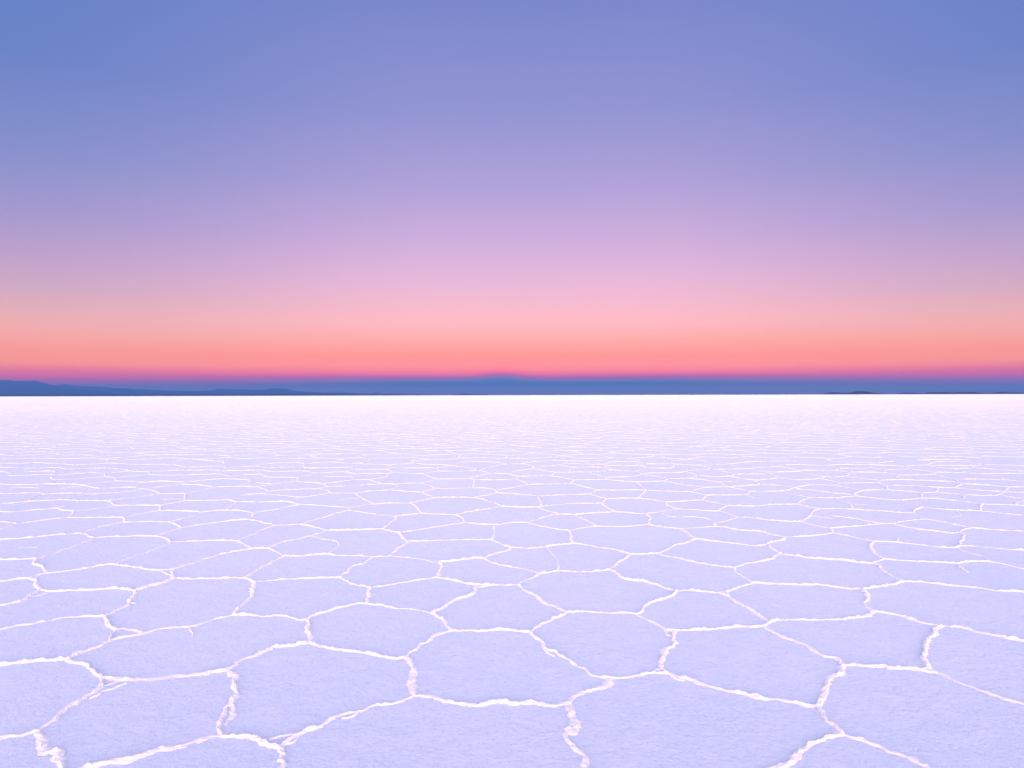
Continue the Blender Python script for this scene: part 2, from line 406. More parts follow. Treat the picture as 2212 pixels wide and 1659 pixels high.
0.9 2126,15741 2215,15430 2864,15415 3069,15797 2940,16264
0.9 2215,15430 2009,15065 2103,14486 2596,14365
0.9 3069,15797 3681,15783 3875,16613
0.9 3681,15783 4278,15433 4665,15681 4585,16744
0.9 2864,15415 2975,14925 2596,14365
0.9 2975,14925 3492,14866 3703,15651
0.9 448,14840 723,14340 903,14122 1556,14193
0.9 903,14122 777,13578
0.9 -4,13692 109,13456 453,13526 777,13578 1169,12851
0.9 1556,14193 2103,14486
0.9 1556,14193 1723,13617 1836,13271 1747,12945
0.9 1169,12851 1525,12914 1747,12945
0.9 1836,13271 2223,13300 2626,13638 2596,14365
0.9 2626,13638 2684,13939 3200,14032 3605,14128 3736,14450
0.9 3736,14450 4312,14663 4278,15433
0.9 2626,13638 2815,13440 3001,13064 2805,12682
0.9 3605,14128 3711,13557 3353,13057 3001,13064
0.9 3711,13557 3917,13323 4248,13373 4511,13759 4312,14663
0.9 4312,14663 5123,14714 5296,14992 5630,15056
0.9 4665,15681 4955,15674 5589,16284 6117,16356
0.9 4955,15674 5123,14714
0.9 5123,14714 5261,14072
0.9 4511,13759 5065,13747 5261,14072
0.9 4248,13373 4479,12684 4830,12921
0.9 109,13456 61,12942 190,12766 285,12237
0.8 61,12942 -4,12908
0.9 285,12237 -4,11815
0.9 285,12237 703,12292 1041,12366 1169,12851
0.9 1041,12366 1248,11942 1425,11503
0.9 1747,12945 1993,12697 2283,12524 2805,12682
0.9 2283,12524 2260,11849 2241,11447
0.9 1425,11503 1664,11471 2022,11521 2241,11447
0.9 1425,11503 1246,11037
0.9 2805,12682 3046,12186 3284,11786
0.9 3353,13057 3567,12875 3789,12529 3733,11882
0.5 3789,12529 4174,12605
0.9 3284,11786 3733,11882
0.9 3733,11882 4119,12012 4438,12161 4479,12684
0.8 4438,12161 4527,12112
0.9 3284,11786 2931,11272
0.9 2241,11447 2586,11345 2931,11272
0.9 2931,11272 3086,10880
0.9 3733,11882 3841,11603 3935,11309
0.9 3086,10880 3423,10899 3739,10907 3935,11309
0.9 3935,11309 4229,11318
0.9 -4,11096 200,10990 418,10847
0.9 418,10847 850,10979 1246,11037
0.9 1246,11037 1358,10747 1455,10529
0.9 2241,11447 2047,10834 1932,10605
0.9 3086,10880 2886,10391
0.8 3739,10907 3742,10553
0.8 6117,16356 6858,16539 6593,15584
0.9 6593,15584 6102,15544 5879,15172
0.9 6593,15584 6996,15370 7478,15615 8103,15497 8495,15936 9120,16282
0.8 7644,16667 7787,16146 8495,15936
0.9 5630,15056 5879,15172 6109,14444
0.9 5261,14072 5934,14143 6109,14444 6793,14340 6998,14719 7008,14953 6996,15370
0.8 7080,14786 7797,14770 8103,15497
0.9 7797,14770 7884,14472 7616,13981
0.9 6793,14340 6968,14057 6506,13309 6031,13206 5934,14143
0.9 6968,14057 7616,13981 7625,13536
0.9 8103,15497 8761,15229 8505,14571 7884,14472
0.9 8761,15229 9324,15392 9991,16176 9812,16613
0.9 9991,16176 10799,16156 11028,16582
0.9 9324,15392 10208,15196 10727,15539 10799,16156
0.9 10208,15196 10050,14814 9433,14596 9250,15144
0.9 10727,15539 11522,15166
0.9 10050,14814 10424,14133 10827,14254
0.9 8505,14571 8681,14021 8326,13522 7625,13536
0.9 8681,14021 9250,13843 9433,14596
0.9 9250,13843 9412,13738 9410,13121 9156,12768
0.9 9412,13738 10464,13777
0.9 7625,13536 7391,13161 7319,12803
0.9 5261,14072 5115,13206 5307,12807
0.8 4830,12921 5059,13060
0.9 5307,12807 5829,12955 6031,13206
0.9 5829,12955 5956,12357 5700,12060
0.9 6506,13309 6678,12903 6844,12725 6601,12312 5956,12357
0.9 6844,12725 7319,12803 7707,12623 8105,12481
0.9 8326,13522 8359,12871 8105,12481
0.9 8359,12871 8860,12808 9156,12768 9458,12456
0.9 8105,12481 8050,12206 7546,11682
0.9 6601,12312 6570,12029 6291,11448
0.9 6570,12029 7036,11990 7263,11687 7546,11682
0.9 8050,12206 8396,11935 8515,11738 8940,11775
0.9 5307,12807 5377,12667 5258,12099
0.9 5258,12099 4820,11730 4741,11587 4438,11314 4229,11318
0.9 4527,12112 4849,11999 4820,11730
0.9 5258,12099 5700,12060 5819,11359
0.8 4800,11586 5057,11372 5199,11101 5438,10904
0.9 4438,11314 4504,10920 4620,10634
0.9 5819,11359 5571,11095 5438,10904 5406,10767
0.9 5819,11359 6080,11451 6291,11448 6503,11279 6630,11077
0.9 6630,11077 6930,11138 7263,11687
0.8 6630,11077 6383,10666 6287,10536
0.9 6930,11138 7189,10876 6893,10457
0.9 7189,10876 7412,10772 7708,10805 8515,11738
0.9 7546,11682 7726,11395 8047,11172
0.9 8047,11172 8416,11087
0.9 7708,10805 7730,10561 7915,10428
"""

# skyline of every hill: distance in metres and (x, height) along it, in metres
HILLS = {
    'plateau_mountain': (27000, [(-26653, 473.3), (-25280, 570.7), (-23907, 604.0), (-22168, 581.6), (-21161, 643.2), (-20246, 622.7), (-20155, 636.3), (-19994, 631.3), (-19788, 612.5), (-19605, 580.0), (-19491, 602.6), (-19331, 597.7), (-19102, 610.9), (-18782, 605.5), (-18713, 573.3), (-18599, 531.9), (-18415, 499.4), (-18187, 453.1), (-17958, 406.8), (-17317, 322.9), (-16585, 229.6), (-15853, 90.6), (-15212, 11.2)]),
    'distant_hump': (40000, [(-27418, 536.8), (-26808, 630.2), (-26503, 663.4), (-26299, 723.9), (-26062, 703.0), (-25791, 627.8), (-25384, 559.0), (-24570, 441.9), (-23892, 338.5)]),
    'low_range': (33000, [(-29779, 415.2), (-26423, 463.1), (-23067, 477.5), (-21613, 496.4), (-21165, 478.5), (-20830, 472.1), (-20103, 459.2), (-19376, 384.8), (-18816, 372.2), (-18033, 325.6), (-17586, 313.4), (-16914, 278.2), (-16243, 271.0), (-15796, 247.6), (-15348, 224.2), (-14789, 222.8), (-14118, 182.1), (-12373, 122.0), (-10695, 78.8), (-9017, 13.3)]),
    'rounded_hill': (38000, [(-18833, 183.6), (-17867, 252.1), (-17545, 277.1), (-17030, 288.8), (-16643, 294.3), (-16450, 384.0), (-16257, 422.2), (-16064, 376.7), (-15613, 362.7), (-15226, 368.2), (-14647, 354.0), (-14247, 333.7), (-13796, 319.7), (-13539, 377.1), (-13217, 427.8), (-12959, 401.5), (-12637, 413.6), (-12379, 348.6), (-12057, 251.2), (-11156, 191.1), (-10383, 150.6), (-9739, 97.5), (-8772, 17.9)]),
    'low_ridge': (30000, [(-9977, 31.6), (-9214, 106.0), (-8807, 130.5), (-8197, 124.0), (-7383, 127.1), (-6773, 90.1), (-6214, 73.5), (-6102, 103.7), (-5858, 108.2), (-5705, 72.3), (-5146, 70.9), (-4637, 59.5), (-3875, 32.3), (-3112, 10.1)]),
    'flat_islet': (24000, [(-2123, 11.3), (-1920, 35.2), (-1676, 59.1), (-1432, 34.1), (-1147, 37.5), (-903, 32.8), (-801, 8.2)]),
    'shore_terrace': (13000, [(-13053, 34.5), (-11511, 39.6), (-10409, 32.6), (-9748, 44.2), (-9484, 34.8), (-9087, 38.3), (-8690, 30.7), (-8338, 36.5), (-7765, 37.3), (-7324, 29.7), (-6663, 34.7), (-6002, 26.5), (-5672, 32.3), (-5341, 24.9), (-4874, 28.2), (-4433, 31.6), (-3772, 25.6), (-3111, 15.2), (-2671, 5.3)]),
    'domed_island': (11500, [(5130, 0.5), (5228, 8.1), (5286, 19.6), (5364, 37.0), (5481, 34.8), (5559, 26.8), (5637, 24.6), (5705, 28.4), (5744, 40.0), (5803, 53.5), (5910, 55.2), (5968, 49.2), (6027, 37.4), (6124, 19.6), (6222, 11.6), (6339, 5.4)]),
    'low_island': (12500, [(6975, 7.8), (7081, 13.9), (7123, 22.3), (7187, 32.7), (7314, 26.1), (7441, 19.4), (7536, 8.6)]),
    'long_island': (10500, [(6286, 7.3), (6339, 16.1), (6402, 30.2), (6517, 29.9), (6660, 34.9), (6766, 24.0), (6838, 25.6), (6891, 34.4), (6998, 30.6), (7087, 33.9), (7211, 19.4), (7318, 15.6), (7398, 20.7), (7496, 34.7), (7585, 32.7), (7674, 27.2), (7873, 21.3), (8208, 25.9), (8564, 19.7), (8920, 31.3), (9454, 12.2), (9810, 0.0)]),
}


SUN_ELEV, SUN_AZ = 7.0, 181.0          # degrees; azimuth clockwise from +Y (straight ahead): the glow is behind the viewer


# ------------------------------------------------------------------ helpers
def mesh_obj(name, verts, faces, mat, smooth=False, **props):
    """verts: (n,3) array; faces: list of arrays of equal-length index rows"""
    me = bpy.data.meshes.new(name)
    v = np.asarray(verts, dtype=np.float32)
    me.vertices.add(len(v)); me.vertices.foreach_set('co', v.ravel())
    loops = np.concatenate([np.asarray(f, dtype=np.int32).ravel() for f in faces])
    sizes = np.concatenate([np.full(len(f), np.asarray(f).shape[1], dtype=np.int32) for f in faces])
    me.loops.add(len(loops)); me.loops.foreach_set('vertex_index', loops)
    me.polygons.add(len(sizes))
    starts = np.concatenate([[0], np.cumsum(sizes)[:-1]]).astype(np.int32)
    me.polygons.foreach_set('loop_start', starts)
    me.polygons.foreach_set('use_smooth', np.full(len(sizes), smooth))
    me.update(calc_edges=True); me.validate()
    me.materials.append(mat)
    o = bpy.data.objects.new(name, me); col.objects.link(o)
    for k, val in props.items(): o[k] = val
    return o


def srgb(r, g, b):
    f = lambda c: c / 12.92 if c <= .04045 else ((c + .055) / 1.055) ** 2.4
    return (f(r / 255), f(g / 255), f(b / 255))


class NT:
    """small node helper"""
    def __init__(self, tree): self.t = tree; tree.nodes.clear()
    def n(self, kind, ins=None, **kw):
        nd = self.t.nodes.new(kind)
        for k, v in kw.items(): setattr(nd, k, v)
        for k, v in (ins or {}).items():
            if isinstance(v, bpy.types.NodeSocket): self.t.links.new(v, nd.inputs[k])
            else: nd.inputs[k].default_value = v
        return nd
    def m(self, op, a, b=0.0, c=None, clamp=False):
        ins = {0: a, 1: b}
        if c is not None: ins[2] = c
        nd = self.n('ShaderNodeMath', ins, operation=op); nd.use_clamp = clamp
        return nd.outputs[0]
    def mix(self, f, a, b, kind='MIX'):
        nd = self.n('ShaderNodeMix', data_type='RGBA', blend_type=kind)
        for i, v in ((0, f), (6, a), (7, b)):
            if isinstance(v, bpy.types.NodeSocket): self.t.links.new(v, nd.inputs[i])
            else: nd.inputs[i].default_value = v if i == 0 else (*v[:3], 1)
        return nd.outputs[2]
    def mapr(self, v, a, b, c=0.0, d=1.0, smooth=False):
        nd = self.n('ShaderNodeMapRange', {0: v, 1: a, 2: b, 3: c, 4: d})
        if smooth: nd.interpolation_type = 'SMOOTHSTEP'
        return nd.outputs[0]
    def ramp(self, fac, stops):
        nd = self.n('ShaderNodeValToRGB'); self.t.links.new(fac, nd.inputs[0])
        cr = nd.color_ramp; cr.interpolation = 'LINEAR'
        while len(cr.elements) < len(stops): cr.elements.new(0.5)
        for e, (p, c) in zip(cr.elements, stops): e.position = p; e.color = (*c, 1)
        return nd.outputs[0]


def new_mat(name):
    m = bpy.data.materials.new(name); m.use_nodes = True
    return m, NT(m.node_tree)


# ------------------------------------------------------------------ materials
def salt_material(name, plate):
    m, t = new_mat(name)
    co = t.n('ShaderNodeTexCoord').outputs['Object']
    def noise(s, det=3.0, rough=.55, vec=co, dist=0.0):
        return t.n('ShaderNodeTexNoise', {'Vector': vec, 'Scale': s, 'Detail': det, 'Roughness': rough, 'Distortion': dist}).outputs[0]
    if plate:
        big = noise(.55, 5, .62); mid = noise(7.0, 4, .65, dist=.6); fine = noise(38.0, 5, .72, dist=.5)
        field = noise(.035, 4, .6)
        c = t.mix(t.mapr(big, .30, .70), PLATE_A, PLATE_B)
        c = t.mix(t.mapr(field, .40, .65, 0, .35), c, PLATE_B)
        c = t.mix(t.mapr(mid, .50, .70, 0, .55), c, PLATE_WHITE)                       # whiter efflorescence
        c = t.mix(t.mapr(fine, .56, .72, 0, .60), c, PLATE_WHITE)
        c = t.mix(t.mapr(fine, .46, .34, 0, .75), c, PLATE_DAMP)                       # damp pores
        h = t.m('ADD', t.m('MULTIPLY', fine, .010), t.m('MULTIPLY', mid, .018))
        h = t.m('ADD', h, t.m('MULTIPLY', noise(160.0, 2, .6), .0035))
        strength = BUMP_PLATE
    else:
        mid = noise(30.0, 4, .65); fine = noise(120.0, 3, .7)
        c = t.mix(t.mapr(mid, .35, .62), RIDGE_A, RIDGE_B)
        h = t.m('ADD', t.m('MULTIPLY', mid, .010), t.m('MULTIPLY', fine, .004))
        strength = BUMP_RIDGE
    bump = t.n('ShaderNodeBump', {'Strength': strength, 'Distance': 1.0, 'Height': h})
    d = t.n('ShaderNodeBsdfDiffuse', {'Color': c, 'Roughness': .5 if plate else .6, 'Normal': bump.outputs[0]})
    t.n('ShaderNodeOutputMaterial', {'Surface': d.outputs[0]})
    return m


PLATE_A, PLATE_B, PLATE_WHITE, PLATE_DAMP = (.785, .805, .945), (.845, .83, .945), (.92, .875, .95), (.65, .68, .90)
RIDGE_A, RIDGE_B = (.98, .875, .88), (.98, .895, .90)
BUMP_PLATE, BUMP_RIDGE = .7, .2
M_PLATE = salt_material('salt_plate', True)
M_RIDGE = salt_material('salt_ridge', False)


def rock_material():
    m, t = new_mat('bare_rock')
    co = t.n('ShaderNodeTexCoord').outputs['Object']
    a = t.n('ShaderNodeTexNoise', {'Vector': co, 'Scale': .0016, 'Detail': 6.0, 'Roughness': .6}).outputs[0]
    b = t.n('ShaderNodeTexNoise', {'Vector': co, 'Scale': .008, 'Detail': 4.0, 'Roughness': .6}).outputs[0]
    c = t.mix(t.mapr(a, .35, .65), (.030, .038, .055), (.050, .050, .060))
    c = t.mix(t.mapr(b, .5, .7, 0, .5), c, (.065, .062, .070))
    d = t.n('ShaderNodeBsdfDiffuse', {'Color': c, 'Roughness': 1.0})
    t.n('ShaderNodeOutputMaterial', {'Surface': d.outputs[0]})
    return m


M_ROCK = rock_material()

# ------------------------------------------------------------------ the salt crust: ridge network
TOP, SLOPE_L, SLOPE_R = 16.75, -.750, .752        # the measured patch: Y from NEAR to TOP, |X| < .75 Y
NEAR = 2.98


def inside(p, grow=0.0):
    x, y = p
    top = TOP - .025 * x
    return (NEAR - grow < y < top + grow) and (SLOPE_L * y - grow < x < SLOPE_R * y + grow)


traced = []
for line in TRACED.strip().splitlines():
    t = line.split()
    traced.append((float(t[0]), np.array([[int(v) / 1000 for v in q.split(',')] for q in t[1:]])))


def voronoi(seeds):
    """edges of the Voronoi diagram of the seeds, as (n,2,2)"""
    vs, es, fs, *_ = delaunay_2d_cdt([Vector(s) for s in seeds], [], [], 0, 1e-6)
    P = np.array([(v.x, v.y) for v in vs]); F = np.array([f for f in fs])
    a, b, c = P[F[:, 0]], P[F[:, 1]], P[F[:, 2]]
    d = 2 * (a[:, 0] * (b[:, 1] - c[:, 1]) + b[:, 0] * (c[:, 1] - a[:, 1]) + c[:, 0] * (a[:, 1] - b[:, 1]))
    d[np.abs(d) < 1e-9] = 1e-9
    a2, b2, c2 = (a ** 2).sum(1), (b ** 2).sum(1), (c ** 2).sum(1)
    cc = np.stack([(a2 * (b[:, 1] - c[:, 1]) + b2 * (c[:, 1] - a[:, 1]) + c2 * (a[:, 1] - b[:, 1])) / d,
                   (a2 * (c[:, 0] - b[:, 0]) + b2 * (a[:, 0] - c[:, 0]) + c2 * (b[:, 0] - a[:, 0])) / d], 1)
    owner = {}; pairs = []
    for i, f in enumerate(F):
        for k in range(3):
            e = (f[k], f[(k + 1) % 3]); e = (min(e), max(e))
            if e in owner: pairs.append((owner.pop(e), i))
            else: owner[e] = i
    return cc, np.array(pairs)


def hex_seeds(r0, r1, cell, jitter, half_angle, rear=0.0):
    """jittered triangular lattice in a wedge ahead of the viewer (and a disc of radius rear round the viewer)"""
    pts = []
    ny = int(r1 / (cell * .866)) + 2
    for j in range(-ny, ny + 1):
        y = j * cell * .866
        if y < -rear - 2: continue
        xm = max(y, 0) * math.tan(half_angle) + rear + 2
        i0, i1 = int(-xm / cell) - 1, int(xm / cell) + 1
        i = np.arange(i0, i1 + 1)
        x = (i + .5 * (j % 2)) * cell
        yy = np.full(len(x), y)
        keep = (x * x + yy * yy < r1 * r1) & (x * x + yy * yy > r0 * r0)
        x = x[keep] + RNG.normal(0, jitter * cell, keep.sum()); yy = yy[keep] + RNG.normal(0, jitter * cell, keep.sum())
        pts += list(zip(x, yy))
    return pts


def noise1(s, wl):
    n = int(s[-1] / wl) + 4
    k = RNG.normal(0, 1, n)
    u = s / wl + RNG.random()
    i = u.astype(int); f = u - i; f = f * f * (3 - 2 * f)
    return k[i] * (1 - f) + k[i + 1] * f


class Ridges:
    def __init__(self): self.v = []; self.q = []; self.t = []; self.n = 0
    def add(self, pts, w, U, Hh, step, width, height, rough=1.0, wander=0.0):
        d0 = pts[0] - pts[1]; d1 = pts[-1] - pts[-2]      # run a little past each junction so that ridges merge
        ov = .8 * width * w
        pts = np.concatenate([[pts[0] + d0 / (np.hypot(*d0) + 1e-9) * ov], pts, [pts[-1] + d1 / (np.hypot(*d1) + 1e-9) * ov]])
        if len(pts) > 2:                          # round the corners of the measured line
            a, b = pts[:-1], pts[1:]
            pts = np.concatenate([pts[:1], np.stack([a * .75 + b * .25, a * .25 + b * .75], 1).reshape(-1, 2), pts[-1:]])
        seg = np.hypot(*np.diff(pts, axis=0).T); s0 = np.concatenate([[0], np.cumsum(seg)])
        L = s0[-1]
        if L < 1e-3: return
        n = max(int(L / step) + 1, 2)
        s = np.linspace(0, L, n)
        x = np.interp(s, s0, pts[:, 0]); y = np.interp(s, s0, pts[:, 1])
        tx, ty = np.gradient(x), np.gradient(y); l = np.hypot(tx, ty) + 1e-9; tx /= l; ty /= l
        if n > 5:
            r = int(np.clip(.022 / step, 1, 5)); k = np.hanning(2 * r + 3)[1:-1]; k = k / k.sum()
            tx = np.convolve(np.pad(tx, r, 'edge'), k, 'valid'); ty = np.convolve(np.pad(ty, r, 'edge'), k, 'valid')
            l = np.hypot(tx, ty) + 1e-9; tx /= l; ty /= l
        nx, ny = -ty, tx
        fade = np.clip(np.minimum(s, L - s) / .06, 0, 1)
        off = fade * (noise1(s, .018) * .0018 * rough + noise1(s, .045) * .0032 * rough + noise1(s, .13) * .0055 * rough + noise1(s, .35) * wander)
        x = x + nx * off; y = y + ny * off
        wv = width * w * np.clip(1 + .20 * noise1(s, .03) + .18 * noise1(s, .09) + .22 * noise1(s, .3), .5, 1.7)
        hv = height * (.2 + .8 * min(w, 1.0))  * np.clip(1 + .28 * noise1(s, .045) + .30 * noise1(s, .3), .25, 2.0)
        if step < .04: hv = hv * np.clip(np.minimum(s, L - s) / max(ov, 1e-4), 0, 1)
        m = len(U)
        jit = np.stack([noise1(s, .016) for _ in range(m)], 1) * .16; jit[:, :2] *= 1.8; jit[:, -2:] *= 1.8
        uu = np.asarray(U)[None, :] + jit * rough
        hj = np.stack([noise1(s, .022) for _ in range(m)], 1) * .30 + RNG.normal(0, .07, (n, m))
        hh = np.asarray(Hh)[None, :] * np.clip(1 + hj * rough, .3, 1.8)
        lat = uu * wv[:, None]
        V = np.stack([x[:, None] + nx[:, None] * lat, y[:, None] + ny[:, None] * lat, hh * hv[:, None]], 2)
        V[:, 0, 2] = V[:, -1, 2] = -.004
        if step < .04: V[0, :, 2] = V[-1, :, 2] = -.003
        idx = self.n + np.arange(n * m).reshape(n, m)
        q = np.stack([idx[:-1, :-1], idx[:-1, 1:], idx[1:, 1:], idx[1:, :-1]], 2).reshape(-1, 4)
        self.v.append(V.reshape(-1, 3)); self.q.append(q); self.n += n * m
    def tents(self, A, B, w, h):
        """many straight low ridges at once, gable shaped"""
        d = B - A; l = np.hypot(d[:, 0], d[:, 1]) + 1e-6
        nx, ny = -d[:, 1] / l, d[:, 0] / l
        N = len(A); V = np.zeros((N, 6, 3))
        hv = h * np.clip(RNG.normal(1, .35, (N, 2)), .3, 2)
        for e, P in enumerate((A, B)):
            for k, (u, z) in enumerate(((-1, 0), (0, 1), (1, 0))):
                V[:, e * 3 + k, 0] = P[:, 0] + nx * u * w; V[:, e * 3 + k, 1] = P[:, 1] + ny * u * w
                V[:, e * 3 + k, 2] = hv[:, e] * z - (.004 if z == 0 else 0)
        idx = self.n + np.arange(N * 6).reshape(N, 6)
        self.q += [idx[:, [0, 1, 4, 3]], idx[:, [1, 2, 5, 4]]]
        self.v.append(V.reshape(-1, 3)); self.n += N * 6
    def build(self, name, **props):
        return mesh_obj(name, np.concatenate(self.v), [np.concatenate(self.q)], M_RIDGE, **props)


U9 = [-1.55, -1.15, -.95, -.5, .05, .55, .95, 1.15, 1.55]
H9 = [0, .13, .45, .92, 1.0, .88, .42, .13, 0]
U5 = [-1.5, -.8, 0, .8, 1.5]
H5 = [0, .55, 1.0, .55, 0]
WID, HGT = .0106, .0082

near = Ridges(); free_ends = []
ends = {}
for w, p in traced:
    for e in (p[0], p[-1]): ends[tuple(np.round(e, 3))] = ends.get(tuple(np.round(e, 3)), 0) + 1
for w, p in traced:
    d = max(float(np.hypot(*p.mean(0))), 2.5)
    near.add(p, w if w < 1 else 1 + (w - 1) * .8, U9, H9, max(.006, .0016 * d), WID, HGT)
    for e in (p[0], p[-1]):
        if ends[tuple(np.round(e, 3))] == 1 and not inside(e, -.16): free_ends.append(e)

# the same crust outside the measured patch
cc, pairs = voronoi(hex_seeds(0, 130, CELL := 1.22, .17, math.radians(46), rear=9))
outv = {}
mid_ridges = Ridges()
tA, tB = [], []
for i, j in pairs:
    a, b = cc[i], cc[j]
    ia, ib = inside(a, .12), inside(b, .12)
    L = np.hypot(*(b - a))
    if L > 4: continue
    dist = np.hypot(*((a + b) / 2))
    if dist > 128: continue
    if ia or ib:
        continue
    if dist < 40:
        outv[tuple(a)] = 1; outv[tuple(b)] = 1
    n = 5
    tt = np.linspace(0, 1, n)[:, None]
    p = a + (b - a) * tt
    if L > .25:
        per = np.array([-(b - a)[1], (b - a)[0]]) / L
        p = p + per * (np.sin(tt * math.pi) * RNG.normal(0, .07) + np.sin(tt * 2 * math.pi) * RNG.normal(0, .045)) * L
    w = float(np.clip(RNG.normal(.95, .16), .45, 1.3))
    if dist < 16: near.add(p, w, U9, H9, max(.010, .0018 * dist), WID, HGT)
    elif dist < 45: mid_ridges.add(p, w, U5, H5, .0024 * dist, WID * 1.3, HGT * 1.0, .6)
    else: mid_ridges.add(p, w, [-1.4, 0, 1.4], [0, 1, 0], .0035 * dist, WID * 1.5, HGT * .85, .5)
OV = np.array(list(outv))
for e in free_ends:                               # join the loose ends to the crust beyond
    d = np.hypot(*(OV - e).T); k = int(d.argmin())
    if d[k] < 1.4:
        p = e + (OV[k] - e) * np.linspace(0, 1, 6)[:, None]
        near.add(p, .9, U9, H9, .015, WID, HGT, wander=.01)

near.build('salt_ridges', kind='stuff', label='crumbly white salt ridges outlining the polygons in the foreground', category='salt ridges')

for r0, r1, cell, w, h in ((124, 310, 3.0, .050, .0125), (300, 900, 7.0, .12, .026), (870, 5200, 26, .45, .10)):
    cc, pairs = voronoi(hex_seeds(r0, r1, cell, .18, math.radians(46)))
    A, B = cc[pairs[:, 0]], cc[pairs[:, 1]]
    rr = np.hypot(*((A + B) / 2).T)
    ok = (np.hypot(*(B - A).T) < cell * 2) & (rr > r0) & (rr < r1)
    mid_ridges.tents(A[ok], B[ok], w, h)
mid_ridges.build('distant_salt_ridges', kind='stuff', label='fine pale ridges crowding together towards the horizon', category='salt ridges')

# ------------------------------------------------------------------ ground sheet
def ground():
    xs = [-50000, -8000, -1000, -100, -20, 20, 100, 1000, 8000, 50000]
    ys = [-20000, -3000, -300, -20, 0, 20, 100, 300, 1000, 3000, 8000, 20000, 50000]
    V = [(x, y, 0.0) for y in ys for x in xs]
    n = len(xs)
    Q = [(j * n + i, j * n + i + 1, (j + 1) * n + i + 1, (j + 1) * n + i) for j in range(len(ys) - 1) for i in range(n - 1)]
    return mesh_obj('salt_flat', V, [np.array(Q)], M_PLATE, kind='structure',
                    label='pale lavender salt flat reaching to the horizon')


ground()

# ------------------------------------------------------------------ hills
def vnoise(x, y, seed):
    r = np.random.default_rng(seed).random((64, 64))
    i, j = np.floor(x).astype(int), np.floor(y).astype(int)
    fx, fy = x - i, y - j; fx = fx * fx * (3 - 2 * fx); fy = fy * fy * (3 - 2 * fy)
    g = lambda a, b: r[a % 64, b % 64]
    return (g(i, j) * (1 - fx) + g(i + 1, j) * fx) * (1 - fy) + (g(i, j + 1) * (1 - fx) + g(i + 1, j + 1) * fx) * fy


LABELS = {
    'plateau_mountain': 'tallest flat-topped blue mountain at the far left of the horizon',
    'distant_hump': 'faint rounded hump peeping over the shoulder of the flat-topped mountain',
    'low_range': 'long blue range sloping down to the right from the flat-topped mountain',
    'rounded_hill': 'pale double-humped hill where the left range runs out',
    'low_ridge': 'very low blue ridge right of the double-humped hill',
    'flat_islet': 'tiny dark sliver of land left of the middle of the horizon',
    'shore_terrace': 'thin dark shoreline strip along the foot of the left mountains',
    'domed_island': 'dark domed island standing on the right horizon',
    'low_island': 'small low dark rise between the domed island and the long one',
    'long_island': 'long low dark island at the right end of the horizon',
}


def hill(name, D, prof, seed):
    px = np.array([p[0] for p in prof], float); ph = np.array([p[1] for p in prof], float)
    n = 700 if len(prof) > 10 else 240
    x = np.linspace(px[0], px[-1], n)
    h = np.interp(x, px, ph)
    hm = ph.max()
    for k, a in ((.55, .05), (.2, .035), (.08, .02)):            # broken skyline
        h = h + hm * a * (vnoise(x / (hm * k * 4) + 500, np.full(n, 7.0 + k), seed + 7) - .5) * np.clip(h / hm * 3, 0, 1)
    depth = max(hm * 7, (px[-1] - px[0]) * .10)
    rows = np.linspace(-1, 1, 23)
    V = np.zeros((len(rows), n, 3))
    for k, r in enumerate(rows):
        y = D + r * depth
        shape = (1 - abs(r)) ** 1.15
        gul = 1 - .42 * vnoise(x / (hm * 2.2) + 9, np.full(n, r * depth / (hm * 2.8) + 31), seed) * min(1, abs(r) * 4)
        V[k, :, 0] = x * (y / D if r == 0 else 1); V[k, :, 1] = y
        V[k, :, 2] = h * shape * gul * (1 + .02 * (vnoise(x / (hm * .3), np.full(n, 3.0), seed + 1) - .5)) - (1 - shape) * 3 - .5
    V[0, :, 2] = V[-1, :, 2] = -.9; V[:, 0, 2] = V[:, -1, 2] = -.9
    idx = np.arange(len(rows) * n).reshape(len(rows), n)
    q = np.stack([idx[:-1, :-1], idx[:-1, 1:], idx[1:, 1:], idx[1:, :-1]], 2).reshape(-1, 4)
    mesh_obj(name, V.reshape(-1, 3), [q], M_ROCK, True, kind='structure', label=LABELS[name])


for k, (nm, (D, pr)) in enumerate(HILLS.items()): hill(nm, D, pr, 40 + k)

# ------------------------------------------------------------------ air
def haze():
    m, t = new_mat('dusk_haze')
    v = t.n('ShaderNodeVolumePrincipled', {'Color': HAZE_COL, 'Density': HAZE_DENS, 'Anisotropy': .2})
    t.n('ShaderNodeOutputMaterial', {'Volume': v.outputs[0]})
    x, y0, y1, z0, z1 = 50500, -20500, 50500, -1.0, 740
    V = [(a, b, c) for c in (z0, z1) for b in (y0, y1) for a in (-x, x)]
    F = [(0, 2, 3, 1), (4, 5, 7, 6), (0, 1, 5, 4), (2, 6, 7, 3), (0, 4, 6, 2), (1, 3, 7, 5)]
    mesh_obj('haze', V, [np.array(F)], m, kind='stuff', label='thin blue dusk haze over the whole salt flat')


HAZE_COL, HAZE_DENS = (.165, .43, 1.0, 1), 5.4e-5
USE_HAZE = True
if USE_HAZE: haze()

